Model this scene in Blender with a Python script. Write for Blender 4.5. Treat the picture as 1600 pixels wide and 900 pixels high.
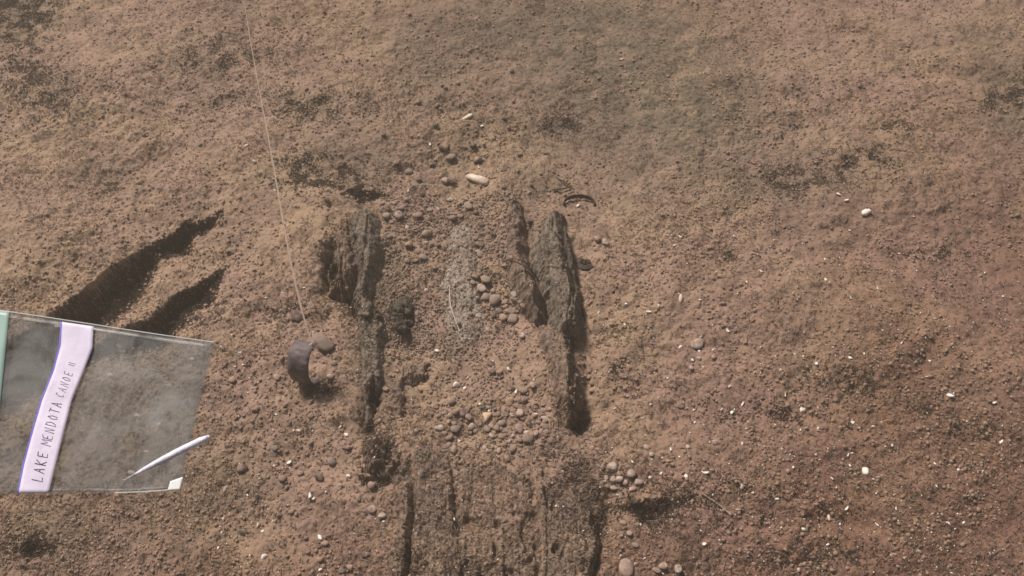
import bpy, math, random
import numpy as np
from mathutils import Vector

random.seed(11)
rng = np.random.default_rng(7)
scn = bpy.context.scene
col = scn.collection
for _o in list(bpy.data.objects):
    bpy.data.objects.remove(_o)

# ------------------------------------------------------------------ camera
CAM_H, PITCH, F = 2.29, math.radians(55), 1537.0      # F in pixels of a 1600 px wide frame
cd = bpy.data.cameras.new('camera'); cam = bpy.data.objects.new('camera', cd); col.objects.link(cam)
cam.location = (0, 0, CAM_H); cam.rotation_euler = (math.pi/2 - PITCH, 0, 0)
cd.sensor_width = 36; cd.lens = 36*F/1600; cd.clip_start = .05; cd.clip_end = 200
scn.camera = cam
scn.render.resolution_x, scn.render.resolution_y = 1024, 576

# ------------------------------------------------------------------ light
SUN_EL = math.radians(48)
sx, sy = .60, -.80                                     # shadows fall to the lower right
w = bpy.data.worlds.new('World'); scn.world = w; w.use_nodes = True
nt = w.node_tree; bg = nt.nodes['Background']
sky = nt.nodes.new('ShaderNodeTexSky'); sky.sky_type = 'NISHITA'; sky.sun_disc = False
sky.sun_elevation = SUN_EL; sky.sun_rotation = math.atan2(-sx, -sy)
sky.dust_density = 4.0; sky.air_density = .7; sky.ozone_density = .5
nt.links.new(sky.outputs[0], bg.inputs[0]); bg.inputs[1].default_value = .05
sl = bpy.data.lights.new('sun', 'SUN'); sun = bpy.data.objects.new('sun', sl); col.objects.link(sun)
sl.energy = 4.8; sl.angle = math.radians(9.0); sl.color = (1, .885, .80)
sun.rotation_euler = Vector((sx*math.cos(SUN_EL), sy*math.cos(SUN_EL), -math.sin(SUN_EL))).to_track_quat('-Z', 'Y').to_euler()
sun.location = (-2, 3, 4)
scn.view_settings.view_transform = 'Standard'; scn.view_settings.look = 'None'
scn.view_settings.exposure = 0.16; scn.view_settings.gamma = 1
scn.cycles.filter_width = 1.6

# ------------------------------------------------------------------ projection helpers
CP, SP = math.cos(PITCH), math.sin(PITCH)
def ray(px, py):
    a = (px-800)/F; b = (450-py)/F                     # right, up
    return np.array([a, CP + b*SP, -SP + b*CP])        # forward + a*right + b*up
def P(px, py, z=0.0):
    d = ray(px, py); t = (z-CAM_H)/d[2]
    return (d[0]*t, d[1]*t)
def to_px(x, y, z=0.0):
    dz = z - CAM_H
    fwd = y*CP - dz*SP; up = y*SP + dz*CP
    return 800 + F*x/fwd, 450 - F*up/fwd
MM = .0018                                             # about one photo pixel at mid distance, in metres

# ------------------------------------------------------------------ noise
_T = {}
def vn(x, y, seed=0):
    if seed not in _T: _T[seed] = np.random.default_rng(1000+seed).random((256, 256))
    T = _T[seed]
    xi = np.floor(x).astype(np.int64); yi = np.floor(y).astype(np.int64)
    fx = x-xi; fy = y-yi
    fx = fx*fx*(3-2*fx); fy = fy*fy*(3-2*fy)
    x0 = xi & 255; x1 = (xi+1) & 255; y0 = yi & 255; y1 = (yi+1) & 255
    return ((T[x0, y0]*(1-fx)+T[x1, y0]*fx)*(1-fy) + (T[x0, y1]*(1-fx)+T[x1, y1]*fx)*fy)
def fbm(x, y, s, octv=4, seed=0, gain=.5):
    v = 0; a = 1; tot = 0
    for k in range(octv):
        c, q = math.cos(k*1.3), math.sin(k*1.3)
        v = v + a*vn((x*c-y*q)*s+17*k, (x*q+y*c)*s-9*k, seed+k); tot += a; a *= gain; s *= 2.03
    return v/tot                                       # 0..1
def sstep(a, b, x):
    t = np.clip((x-a)/(b-a), 0, 1); return t*t*(3-2*t)
def blob(PX, PY, cx, cy, rx, ry, ang=0):
    c, s = math.cos(math.radians(ang)), math.sin(math.radians(ang))
    dx, dy = PX-cx, PY-cy
    return np.exp(-(((dx*c+dy*s)/rx)**2 + ((-dx*s+dy*c)/ry)**2))

def seg_dist(X, Y, pts, vals):
    """nearest signed distance (metres) to a polyline in world coords and interpolated values; + is to the right of travel"""
    best = np.full(X.shape, 1e9); sg = np.ones(X.shape); out = [np.zeros(X.shape) for _ in vals[0]]
    n = len(pts)-1
    for i in range(n):
        ax, ay = pts[i]; bx, by = pts[i+1]
        dx, dy = bx-ax, by-ay; L = dx*dx+dy*dy
        tr = ((X-ax)*dx+(Y-ay)*dy)/L; t = np.clip(tr, 0, 1)
        ex, ey = X-(ax+t*dx), Y-(ay+t*dy); d = np.hypot(ex, ey)
        m = d < best
        best = np.where(m, d, best)
        sg = np.where(m, np.where(dx*ey-dy*ex < 0, 1.0, -1.0), sg)
        for k in range(len(out)):
            out[k] = np.where(m, vals[i][k]*(1-t)+vals[i+1][k]*t, out[k])
    return best*sg, out

def poly_sd(X, Y, poly):
    """signed distance, + inside"""
    best = np.full(X.shape, 1e9); inside = np.zeros(X.shape, bool)
    n = len(poly)
    for i in range(n):
        ax, ay = poly[i]; bx, by = poly[(i+1) % n]
        dx, dy = bx-ax, by-ay
        t = np.clip(((X-ax)*dx+(Y-ay)*dy)/(dx*dx+dy*dy+1e-12), 0, 1)
        best = np.minimum(best, np.hypot(X-(ax+t*dx), Y-(ay+t*dy)))
        c = ((ay > Y) != (by > Y)) & (X < dx*(Y-ay)/(dy+1e-12)+ax)
        inside ^= c
    return np.where(inside, best, -best)

# ------------------------------------------------------------------ lake bed relief
# (px, py, drop m, run-out m): hollows whose upper-left lip throws a shadow to the lower right
LEDGES = [
    [(-60, 590, .07, .26), (0, 545, .075, .26), (75, 492, .072, .22), (130, 449, .070, .20), (190, 404, .050, .17), (232, 376, .018, .15),
     (262, 357, .034, .13), (285, 340, .034, .10), (305, 340, .016, .10), (342, 326, .0, .06)],
    [(60, 560, .02, .16), (150, 520, .028, .15), (230, 492, .040, .13), (262, 458, .034, .12), (305, 436, .034, .11), (343, 412, .0, .07)],
    [(975, 790, .0, .05), (1000, 785, .035, .08), (1030, 782, .03, .08), (1075, 776, .0, .05)],
    [(535, 300, .0, .04), (542, 290, .03, .06), (575, 291, .022, .06), (600, 296, 0, .04)],
    [(320, 158, .0, .05), (335, 155, .010, .07), (362, 146, .009, .06), (370, 142, 0, .04)],
    [(135, 275, .0, .06), (160, 262, .008, .10), (190, 262, .009, .10), (240, 248, 0, .06)],
    [(560, 730, 0, .04), (575, 736, .012, .05), (605, 735, .01, .05), (615, 733, 0, .04)],
    [(18, 850, 0, .05), (40, 838, .03, .08), (62, 842, .028, .08), (80, 850, 0, .04)],
]
LEDGES_W = [([P(a, b) for a, b, c, d in L], [(c, d) for a, b, c, d in L]) for L in LEDGES]
BUMPS = [  # px, py, rx, ry, angle, height m
    (500, 360, 60, 80, -15, .040), (525, 320, 30, 28, 0, .018), (468, 440, 60, 60, 0, .010),
    (525, 425, 20, 42, 12, -.075), (553, 452, 14, 34, -8, -.06), (540, 398, 16, 16, 0, -.035),
    (578, 600, 11, 62, 0, -.060), (584, 520, 14, 60, 0, -.020),
    (700, 420, 60, 160, 0, -.012), (828, 390, 9, 90, -12, -.030), (842, 455, 9, 38, -12, -.05),
    (884, 532, 22, 13, 0, -.045), (903, 655, 22, 22, 0, -.055), (916, 590, 14, 60, 0, -.030),
    (650, 590, 16, 11, 0, -.018), (632, 505, 34, 44, 0, -.012), (634, 528, 18, 10, 0, -.02),
    (622, 640, 9, 22, 25, -.014), (500, 595, 40, 16, 0, -.012),
    (845, 400, 46, 120, -8, .022), (866, 595, 34, 70, 0, .026), (580, 560, 30, 90, 0, .012), (780, 820, 110, 120, 0, .012),
    (515, 325, 6, 4, 0, -.025), (930, 750, 40, 40, 0, .012), (935, 850, 14, 60, 10, -.030),
    (760, 100, 60, 30, 0, -.010), (500, 270, 60, 22, 0, -.012), (1330, 265, 60, 26, 0, -.014),
    (1230, 290, 60, 22, 0, -.012), (1010, 720, 60, 30, 0, .008), (1400, 330, 260, 90, 8, .015),
    (1560, 130, 90, 12, 10, -.02), (1580, 200, 70, 40, 0, -.02), (120, 130, 160, 60, 20, .018), (250, 300, 120, 50, -20, .012),
    (1500, 560, 200, 60, 8, .015), (1200, 640, 200, 40, 0, -.012), (1330, 610, 90, 18, 8, -.010), (620, 170, 60, 30, 0, -.006),
    (720, 170, 120, 60, -20, .012), (770, 395, 24, 130, 0, .008), (1300, 400, 70, 14, 5, -.010), (1110, 590, 120, 30, 0, .01),
    (830, 270, 70, 20, 0, .01), (840, 760, 80, 60, 0, .0), (230, 600, 60, 30, 0, .01), (1270, 820, 120, 20, 0, -.012),
]
def ground_h(X, Y, fine=True):
    PX, PY = to_px(X, Y)
    ok = (PX > -500) & (PX < 2100) & (PY > -400) & (PY < 1400) & (Y > -.2)
    wob = .034*(fbm(X, Y, 16, 5, 3, .68)-.5); wob2 = .034*(fbm(X, Y, 17, 5, 7, .68)-.5)
    h = .09*(fbm(X, Y, 1.1, 2, 20)-.5) + .045*(fbm(X, Y, 4.5, 3, 25)-.5) + .026*(fbm(X, Y, 13, 4, 28, .55)-.5)
    f = np.zeros_like(h)
    wx, wy = X+wob, Y+wob2
    WPX, WPY = to_px(wx, wy)
    WPX = np.where(ok, WPX, 9e3); WPY = np.where(ok, WPY, 9e3)
    for cx, cy, rx, ry, a, z in BUMPS:
        f = f + z*blob(WPX, WPY, cx, cy, rx, ry, a)
    for li, (pts, vals) in enumerate(LEDGES_W):
        x0 = min(p[0] for p in pts)-.35; x1 = max(p[0] for p in pts)+.35
        y0 = min(p[1] for p in pts)-.35; y1 = max(p[1] for p in pts)+.35
        m = (X > x0) & (X < x1) & (Y > y0) & (Y < y1)
        if not m.any(): continue
        d, (dep, wid) = seg_dist(wx[m], wy[m], pts, vals); sf = .012 if li < 2 else .028
        g = sstep(-.002, sf+.010*vn(X[m]*60, Y[m]*60, 9), d)*(1-sstep(.25*wid, wid*1.1, d))
        f[m] -= (1.25 if li < 2 else .7)*dep*g*(.75+.5*fbm(X[m], Y[m], 20, 3, 95))
    h = h + f
    if fine:
        fm = np.exp(-np.maximum(0, np.abs(X)-2.4)*2)*np.exp(-np.maximum(0, np.abs(Y-1.8)-1.7)*2)
        rough = (.25+1.4*fbm(X, Y, 3.2, 3, 31))*(1-.35*sstep(1.9, 2.9, Y))
        pmask = .25+sstep(.42, .62, fbm(X, Y, 6, 3, 70))
        n1 = fbm(X, Y, 38, 3, 40, .6)
        n2 = fbm(X, Y, 110, 3, 50, .7); n3 = fbm(X, Y, 230, 2, 55, .8)
        pits = sstep(.58, .80, fbm(X, Y, 85, 3, 60))
        clod = sstep(.52, .66, fbm(X, Y, 52, 2, 64))
        h = h + fm*rough*(.0100*(n1-.5) + .0050*(n2-.5) + .0026*(n3-.5) - .0015*pits*pmask + .0012*clod)
    return h

def axis(a, b, step, far, grow=1.16):
    mid = np.arange(a, b, step); out = []; s = step; v = a
    while v > -far: s *= grow; v -= s; out.append(v)
    hi = []; s = step; v = mid[-1]
    while v < far: s *= grow; v += s; hi.append(v)
    return np.array(out[::-1]+list(mid)+hi)

def grid_mesh(name, X, Y, Z, keep=None, attrs=None):
    ny, nx = X.shape
    idx = np.arange(nx*ny).reshape(ny, nx)
    q = np.stack([idx[:-1, :-1], idx[:-1, 1:], idx[1:, 1:], idx[1:, :-1]], -1).reshape(-1, 4)
    co = np.stack([X, Y, Z], -1).reshape(-1, 3)
    if keep is not None:
        kq = keep.reshape(-1)[q].any(1); q = q[kq]
        used = np.zeros(nx*ny, bool); used[q.reshape(-1)] = True
        remap = np.cumsum(used)-1; q = remap[q]; co = co[used]
    else: used = slice(None)
    me = raw_mesh(name, co, q)
    for k, v in (attrs or {}).items():
        a = me.attributes.new(k, 'FLOAT', 'POINT'); a.data.foreach_set('value', v.reshape(-1)[used].astype(np.float32))
    return me

def raw_mesh(name, co, faces, smooth=True):
    me = bpy.data.meshes.new(name); n = faces.shape[1]
    me.vertices.add(len(co)); me.vertices.foreach_set('co', np.asarray(co, np.float32).reshape(-1))
    me.loops.add(faces.size); me.loops.foreach_set('vertex_index', faces.astype(np.int32).reshape(-1))
    me.polygons.add(len(faces)); me.polygons.foreach_set('loop_start', np.arange(0, faces.size, n, dtype=np.int32))
    me.polygons.foreach_set('use_smooth', np.full(len(faces), smooth))
    me.update(calc_edges=True); me.validate()
    return me

def link(name, me, mat=None, parent=None, loc=None):
    o = bpy.data.objects.new(name, me); col.objects.link(o)
    if mat is not None and me is not None and not me.materials: me.materials.append(mat)
    if parent is not None: o.parent = parent
    if loc is not None: o.location = loc
    return o
def tag(o, label=None, cat=None, group=None, kind=None):
    if label: o['label'] = label
    if cat: o['category'] = cat
    if group: o['group'] = group
    if kind: o['kind'] = kind
    return o

# ------------------------------------------------------------------ materials
def new_mat(name):
    m = bpy.data.materials.new(name); m.use_nodes = True
    return m, m.node_tree.nodes, m.node_tree.links, m.node_tree.nodes['Principled BSDF']
def nz(N, L, vec, scale, detail=4, rough=.6, dist=0):
    n = N.new('ShaderNodeTexNoise'); n.inputs['Scale'].default_value = scale
    n.inputs['Detail'].default_value = detail; n.inputs['Roughness'].default_value = rough
    n.inputs['Distortion'].default_value = dist
    L.new(vec, n.inputs['Vector']); return n.outputs['Fac']
def ramp(N, L, fac, a, b):
    r = N.new('ShaderNodeMapRange'); r.inputs[1].default_value = a; r.inputs[2].default_value = b
    L.new(fac, r.inputs[0]); return r.outputs[0]
def mix(N, L, fac, a, b, mode='MIX'):
    m = N.new('ShaderNodeMix'); m.data_type = 'RGBA'; m.blend_type = mode
    for i, v in ((6, a), (7, b)):
        if isinstance(v, tuple): m.inputs[i].default_value = v+(1,)
        else: L.new(v, m.inputs[i])
    if isinstance(fac, float): m.inputs[0].default_value = fac
    else: L.new(fac, m.inputs[0])
    return m.outputs[2]
def bump(N, L, b, h, dist, strength=1.0, prev=None):
    n = N.new('ShaderNodeBump'); n.inputs['Distance'].default_value = dist; n.inputs['Strength'].default_value = strength
    L.new(h, n.inputs['Height'])
    if prev is not None: L.new(prev, n.inputs['Normal'])
    return n.outputs[0]

def silt_colour(N, L, vec):
    c = mix(N, L, ramp(N, L, nz(N, L, vec, 2.6, 3), .40, .60), (.375, .272, .186), (.352, .242, .190))
    c = mix(N, L, ramp(N, L, nz(N, L, vec, 9, 5, .7), .45, .72), c, (.245, .170, .128))
    c = mix(N, L, ramp(N, L, nz(N, L, vec, 24, 6, .75), .53, .72), c, (.150, .108, .084))
    c = mix(N, L, ramp(N, L, nz(N, L, vec, 100, 5, .75), .54, .78), c, (.125, .086, .066))
    c = mix(N, L, ramp(N, L, nz(N, L, vec, 260, 3, .7), .60, .78), c, (.48, .38, .30))
    return c
def make_silt():
    m, N, L, b = new_mat('silt')
    g = N.new('ShaderNodeNewGeometry'); vec = g.outputs['Position']
    c = silt_colour(N, L, vec)
    at = N.new('ShaderNodeAttribute'); at.attribute_name = 'grey'
    tn = N.new('ShaderNodeAttribute'); tn.attribute_name = 'tone'
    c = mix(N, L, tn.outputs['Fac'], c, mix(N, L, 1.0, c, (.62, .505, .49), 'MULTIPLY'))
    gr = mix(N, L, ramp(N, L, nz(N, L, vec, 70, 4, .7), .35, .65), (.205, .168, .122), (.110, .090, .067))
    ml = N.new('ShaderNodeMath'); ml.operation = 'MULTIPLY'; ml.use_clamp = True
    L.new(at.outputs['Fac'], ml.inputs[0]); L.new(ramp(N, L, nz(N, L, vec, 14, 5, .7), .25, .55), ml.inputs[1])
    c = mix(N, L, ml.outputs[0], c, gr)
    L.new(c, b.inputs['Base Color']); b.inputs['Roughness'].default_value = .95; b.inputs['Specular IOR Level'].default_value = .15
    n = bump(N, L, b, nz(N, L, vec, 150, 5, .7), .0045, .7)
    n = bump(N, L, b, nz(N, L, vec, 500, 3, .7), .0016, .6, n)
    L.new(n, b.inputs['Normal'])
    return m
def make_wood(name, a, bcol, silt_amt=.5, grain=18):
    m, N, L, b = new_mat(name)
    g = N.new('ShaderNodeNewGeometry'); vec = g.outputs['Position']
    mp = N.new('ShaderNodeMapping'); mp.inputs['Scale'].default_value = (1, .09, .4); L.new(vec, mp.inputs[0])
    st = nz(N, L, mp.outputs[0], grain*7, 5, .7, .6)
    c = mix(N, L, ramp(N, L, st, .36, .64), a, bcol)
    c = mix(N, L, ramp(N, L, nz(N, L, vec, 150, 4, .7), .55, .75), c, (.28, .23, .18))
    s = silt_colour(N, L, vec)
    at = N.new('ShaderNodeAttribute'); at.attribute_name = 'silted'
    ad = N.new('ShaderNodeMath'); ad.operation = 'ADD'
    L.new(at.outputs['Fac'], ad.inputs[0]); L.new(nz(N, L, vec, 26, 6, .75), ad.inputs[1])
    c = mix(N, L, ramp(N, L, ad.outputs[0], 1.08-silt_amt, 1.34-silt_amt), c, s)
    L.new(c, b.inputs['Base Color']); b.inputs['Roughness'].default_value = .9; b.inputs['Specular IOR Level'].default_value = .2
    n = bump(N, L, b, st, .006, .9)
    n = bump(N, L, b, nz(N, L, vec, 260, 5, .75), .004, .8, n)
    L.new(n, b.inputs['Normal'])
    return m
def make_simple(name, c1, c2, scale=60, rough=.8, bd=.001, objcol=False, spec=.3, dust=0.0):
    m, N, L, b = new_mat(name)
    tc = N.new('ShaderNodeTexCoord'); vec = tc.outputs['Object']
    f = ramp(N, L, nz(N, L, vec, scale, 4, .65), .38, .64)
    if objcol:
        oi = N.new('ShaderNodeObjectInfo')
        dk = mix(N, L, 1.0, oi.outputs['Color'], (.62, .60, .60), 'MULTIPLY')
        c = mix(N, L, f, oi.outputs['Color'], dk)
    else: c = mix(N, L, f, c1, c2)
    if dust:
        g = N.new('ShaderNodeNewGeometry')
        c = mix(N, L, ramp(N, L, nz(N, L, g.outputs['Position'], 55, 5, .7), .66-dust, .80-dust), c, silt_colour(N, L, g.outputs['Position']))
    L.new(c, b.inputs['Base Color']); b.inputs['Roughness'].default_value = rough; b.inputs['Specular IOR Level'].default_value = spec
    L.new(bump(N, L, b, nz(N, L, vec, scale*3, 4, .7), bd, .7), b.inputs['Normal'])
    return m
M_silt = make_silt()
M_wood = make_wood('waterlogged_wood', (.31, .262, .21), (.115, .093, .075), .46)
M_woodd = make_wood('dark_waterlogged_wood', (.13, .115, .088), (.048, .040, .034), .30)
M_woodp = make_wood('pale_worn_wood', (.43, .375, .315), (.34, .285, .235), .54)
M_woods = make_wood('silted_wood', (.285, .22, .18), (.125, .092, .077), .67)
M_pebble = make_simple('pebble_stone', None, None, 40, .75, .0015, True, .35, .22)
M_shell = make_simple('shell_white', (.90, .86, .80), (.78, .70, .61), 90, .45, .0006, spec=.5)
M_shellobj = make_simple('shell_coated', (.80, .70, .58), (.50, .38, .29), 60, .55, .0008, spec=.4)
M_fibre = make_simple('algae_fibre', (.42, .325, .25), (.24, .18, .14), 20, .9, .0005, spec=.1)
M_fibred = make_simple('dark_fibre', (.12, .085, .062), (.06, .045, .036), 20, .9, .0005, spec=.1)
M_metal = make_simple('tarnished_lead', (.150, .118, .118), (.075, .056, .060), 26, .62, .003, spec=.5, dust=.04)
M_twig = make_simple('twig_bark', (.085, .058, .042), (.040, .028, .022), 60, .8, .001)
M_thread = make_simple('pale_thread', (.95, .90, .84), (.92, .86, .80), 90, .8, .0003)
_N, _L = M_thread.node_tree.nodes, M_thread.node_tree.links
_t = _N.new('ShaderNodeBsdfTranslucent'); _t.inputs[0].default_value = (.97, .90, .82, 1); _m = _N.new('ShaderNodeMixShader'); _m.inputs[0].default_value = .6
_L.new(_N['Principled BSDF'].outputs[0], _m.inputs[1]); _L.new(_t.outputs[0], _m.inputs[2]); _L.new(_m.outputs[0], _N['Material Output'].inputs[0])

# ------------------------------------------------------------------ lake bed
xs = axis(-2.35, 2.35, .003, 22); ys = axis(.45, 3.25, .003, 22)
GX, GY = np.meshgrid(xs, ys)
GZ = ground_h(GX, GY)
gPX, gPY = to_px(GX, GY)
okp = (GY > -.1)
grey = np.zeros_like(GX)
for cx, cy, rx, ry, a, v in [(1010, 170, 210, 120, 8, 1.2), (860, 40, 230, 60, 0, 1.0), (670, 120, 70, 60, 0, .55), (560, 250, 110, 60, 0, .5),
        (1330, 270, 110, 50, -10, .55), (1580, 170, 60, 90, 0, .8), (20, 20, 70, 60, 0, .9), (330, 90, 90, 60, 0, .35), (170, 270, 60, 30, 0, .6),
        (720, 440, 36, 120, 0, .75), (580, 580, 34, 120, 0, .75), (560, 420, 34, 80, 0, .6), (330, 760, 110, 70, -20, .6), (80, 830, 140, 70, 0, .65),
        (880, 790, 40, 60, 0, .5), (870, 560, 26, 60, 0, .5), (1190, 300, 70, 40, 0, .5), (380, 10, 60, 20, 0, .5), (260, 640, 90, 60, 0, .3),
        (330, 150, 50, 18, 0, .5), (500, 170, 90, 40, 0, .3), (1500, 60, 120, 40, 0, .4), (100, 150, 60, 30, 40, .35), (640, 510, 26, 34, 0, .7), (770, 860, 70, 46, 0, .65), (900, 800, 44, 60, 0, .8), (670, 840, 54, 80, 0, .7), (820, 350, 26, 70, 0, .6), (620, 440, 30, 60, 0, .5)]:
    grey += v*blob(gPX, gPY, cx, cy, rx, ry, a)
grey = np.where(okp, np.clip(grey, 0, 1), 0)
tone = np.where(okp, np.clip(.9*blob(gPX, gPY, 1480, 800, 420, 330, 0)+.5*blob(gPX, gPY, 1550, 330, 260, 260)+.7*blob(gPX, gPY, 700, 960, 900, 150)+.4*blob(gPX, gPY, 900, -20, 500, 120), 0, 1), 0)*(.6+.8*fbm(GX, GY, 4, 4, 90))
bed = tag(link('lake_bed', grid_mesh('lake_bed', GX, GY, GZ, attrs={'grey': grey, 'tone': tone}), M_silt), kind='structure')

# dense height lookup shared by everything that lies on the bed
HX0, HX1, HY0, HY1, HS = -2.35, 2.35, .45, 3.25, .004
hx = np.arange(HX0, HX1, HS); hy = np.arange(HY0, HY1, HS)
hX, hY = np.meshgrid(hx, hy); HM = ground_h(hX, hY); WOODM = np.zeros_like(HM)
def surf(x, y):
    fx = np.clip((np.asarray(x, float)-HX0)/HS, 0, len(hx)-2.001); fy = np.clip((np.asarray(y, float)-HY0)/HS, 0, len(hy)-2.001)
    i = fx.astype(int); j = fy.astype(int); u = fx-i; v = fy-j
    return (HM[j, i]*(1-u)+HM[j, i+1]*u)*(1-v)+(HM[j+1, i]*(1-u)+HM[j+1, i+1]*u)*v
def on_bed(px, py):
    z = 0.0
    for _ in range(5):
        x, y = P(px, py, z); z = .5*z+.5*float(surf(x, y))
    x, y = P(px, py, z)
    return x, y, float(surf(x, y))

# ------------------------------------------------------------------ dugout canoe
def add_px(pts, z): return [P(a, b, z) for a, b in pts]
def wood_part(name, pts, zt, edge, mat, parent, seed, grain=.010, crack=.012, frag=.010, tilt=0.0, silt=.0, pw=.5, base=-.05, ang=0.0, pitd=.012, label=None):
    """an eroded timber: plan outline, crest height by photo row, rounded shoulders, long grain, cracks and rot pockets"""
    zm = float(np.mean([z for _, z in zt]))
    ref = float(np.mean([surf(*P(a, b, 0)) for a, b in pts]))
    ca_, cb_ = np.mean(pts, axis=0); poly = [P(a+(a-ca_)*.06+(3 if a > ca_ else -3), b, ref+zm) for a, b in pts]
    x0 = min(p[0] for p in poly)-.03; x1 = max(p[0] for p in poly)+.03
    y0 = min(p[1] for p in poly)-.03; y1 = max(p[1] for p in poly)+.03
    X, Y = np.meshgrid(np.arange(x0, x1, .0022), np.arange(y0, y1, .0022))
    def hf(X, Y):
        wx = X+frag*2*(fbm(X, Y, 30, 4, 100+seed, .6)-.5); wy = Y+frag*5*(fbm(X, Y, 16, 4, 110+seed, .6)-.5)
        sd = poly_sd(wx, wy, poly)
        PX, PY = to_px(X, Y, ref+zm)
        zc = np.interp(PY, [p for p, _ in zt], [z for _, z in zt])
        cx = np.mean([p[0] for p in poly]); zc = zc + tilt*(X-cx)
        s = np.clip(sd/edge, 0, 1)**pw
        ca, sa = math.cos(ang), math.sin(ang)
        U = X*ca+Y*sa; V = -X*sa+Y*ca
        U = U+.010*(fbm(X, Y, 9, 2, 120+seed)-.5)
        gr = fbm(U*3.2, V*.34, 30, 4, 130+seed, .6)
        ck = sstep(.60, .70, fbm(U*2.0, V*.22, 26, 2, 140+seed))
        pk = sstep(.56, .74, fbm(X, Y*.6, 26, 3, 150+seed))
        det = grain*(gr-.5)*1.3 - crack*.7*ck - pitd*pk + .009*(fbm(X, Y*.7, 110, 3, 160+seed, .7)-.5) + .005*(fbm(X, Y, 230, 2, 165+seed, .7)-.5)
        rise = ref+zc-base
        z = base + rise*s + det*s
        return np.where(sd > 0, z, base), sd
    Z, sd = hf(X, Y)
    keep = sd > 0
    sil = np.full_like(X, silt) + .35*(fbm(X, Y, 14, 3, 170+seed)-.5)
    me = grid_mesh(name, X, Y, Z, keep=keep, attrs={'silted': sil})
    o = link(name, me, mat, parent)
    if label: o['label'] = label
    m = (hX > x0) & (hX < x1) & (hY > y0) & (hY < y1)
    z2, s2 = hf(hX[m], hY[m])
    cur = HM[m]; up = (s2 > 0) & (z2 > cur); cur[up] = z2[up]; HM[m] = cur
    WOODM[m] = np.maximum(WOODM[m], up)
    return o

cx_, cy_ = P(740, 560)
canoe = bpy.data.objects.new('dugout_canoe', None); col.objects.link(canoe)
tag(canoe, 'eroded dark wooden dugout canoe lying half buried in the brown silt of the lake bed', 'canoe')
W = wood_part
# port side, upstanding end
W('gunwale', [(549, 305), (572, 303), (592, 318), (599, 370), (597, 410), (582, 440), (572, 475), (556, 488), (546, 455), (552, 420), (538, 400), (536, 350), (545, 325)],
  [(300, .048), (340, .066), (420, .066), (470, .052)], .050, M_wood, canoe, 1, .009, .012, .010, silt=.0, pw=.6, ang=.02)
W('rotten_edge', [(520, 352), (545, 330), (552, 370), (560, 400), (552, 430), (540, 445), (530, 468), (514, 455), (512, 420), (516, 385)],
  [(350, .040), (410, .036), (470, .012)], .030, M_woods, canoe, 2, .012, .018, .020, silt=.12, pitd=.035, ang=.1)
W('hull_side', [(556, 440), (576, 440), (592, 480), (602, 520), (602, 560), (596, 598), (584, 612), (576, 660), (568, 668), (566, 600), (560, 540)],
  [(440, .050), (480, .044), (540, .044), (600, .038), (660, .022)], .028, M_wood, canoe, 3, .008, .010, .010, silt=-.10, tilt=-.15)
W('hull_side', [(566, 672), (588, 668), (612, 688), (626, 712), (622, 736), (596, 738), (572, 736), (566, 705)],
  [(670, .032), (735, .038)], .022, M_woods, canoe, 4, .010, .008, .014, silt=.0, pitd=.016)
# stern boards at the bottom of the picture
W('hull_side', [(612, 738), (630, 700), (641, 700), (644, 790), (640, 850), (634, 905), (622, 1060), (600, 1060), (612, 880), (622, 820)],
  [(690, .014), (780, .028), (1060, .036)], .018, M_woods, canoe, 5, .006, .004, .008, silt=.05)
W('hull_floor', [(646, 692), (668, 684), (700, 690), (708, 740), (706, 798), (716, 830), (722, 880), (716, 1060), (636, 1060), (640, 880), (648, 800), (646, 745)],
  [(690, .014), (760, .030), (800, .032), (830, .022), (1060, .030)], .016, M_woods, canoe, 6, .007, .004, .006, silt=.08, pitd=.008)
W('hull_floor', [(714, 730), (730, 716), (760, 712), (800, 715), (832, 730), (838, 870), (834, 1060), (724, 1060)],
  [(712, .008), (850, .020), (1060, .030)], .020, M_woods, canoe, 7, .007, .005, .010, silt=.14, pitd=.018)
W('hull_floor', [(842, 800), (850, 770), (868, 745), (895, 742), (915, 775), (930, 800), (940, 850), (926, 905), (918, 1060), (842, 1060), (846, 880)],
  [(745, .016), (800, .026), (1060, .034)], .022, M_woods, canoe, 8, .008, .005, .010, silt=.04, pitd=.020)
W('hull_rib', [(838, 720), (848, 722), (856, 790), (858, 850), (850, 1060), (838, 1060), (842, 850), (840, 780)],
  [(720, .014), (800, .028), (1060, .036)], .012, M_woods, canoe, 9, .006, .004, .006, silt=.15, pitd=.006)
# middle of the floor, worn pale
W('hull_floor', [(696, 350), (714, 332), (742, 340), (756, 420), (754, 480), (768, 520), (742, 556), (712, 556), (694, 520), (686, 450), (694, 400)],
  [(335, .004), (420, .010), (560, .004)], .050, M_woodp, canoe, 10, .005, .003, .022, silt=.06, pitd=.004)
W('hull_floor', [(612, 565), (640, 560), (668, 566), (672, 596), (655, 602), (636, 598), (640, 640), (628, 655), (618, 640), (606, 600)],
  [(560, .016), (655, .014)], .022, M_woods, canoe, 11, .008, .010, .012, silt=.10, pitd=.010)
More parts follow.
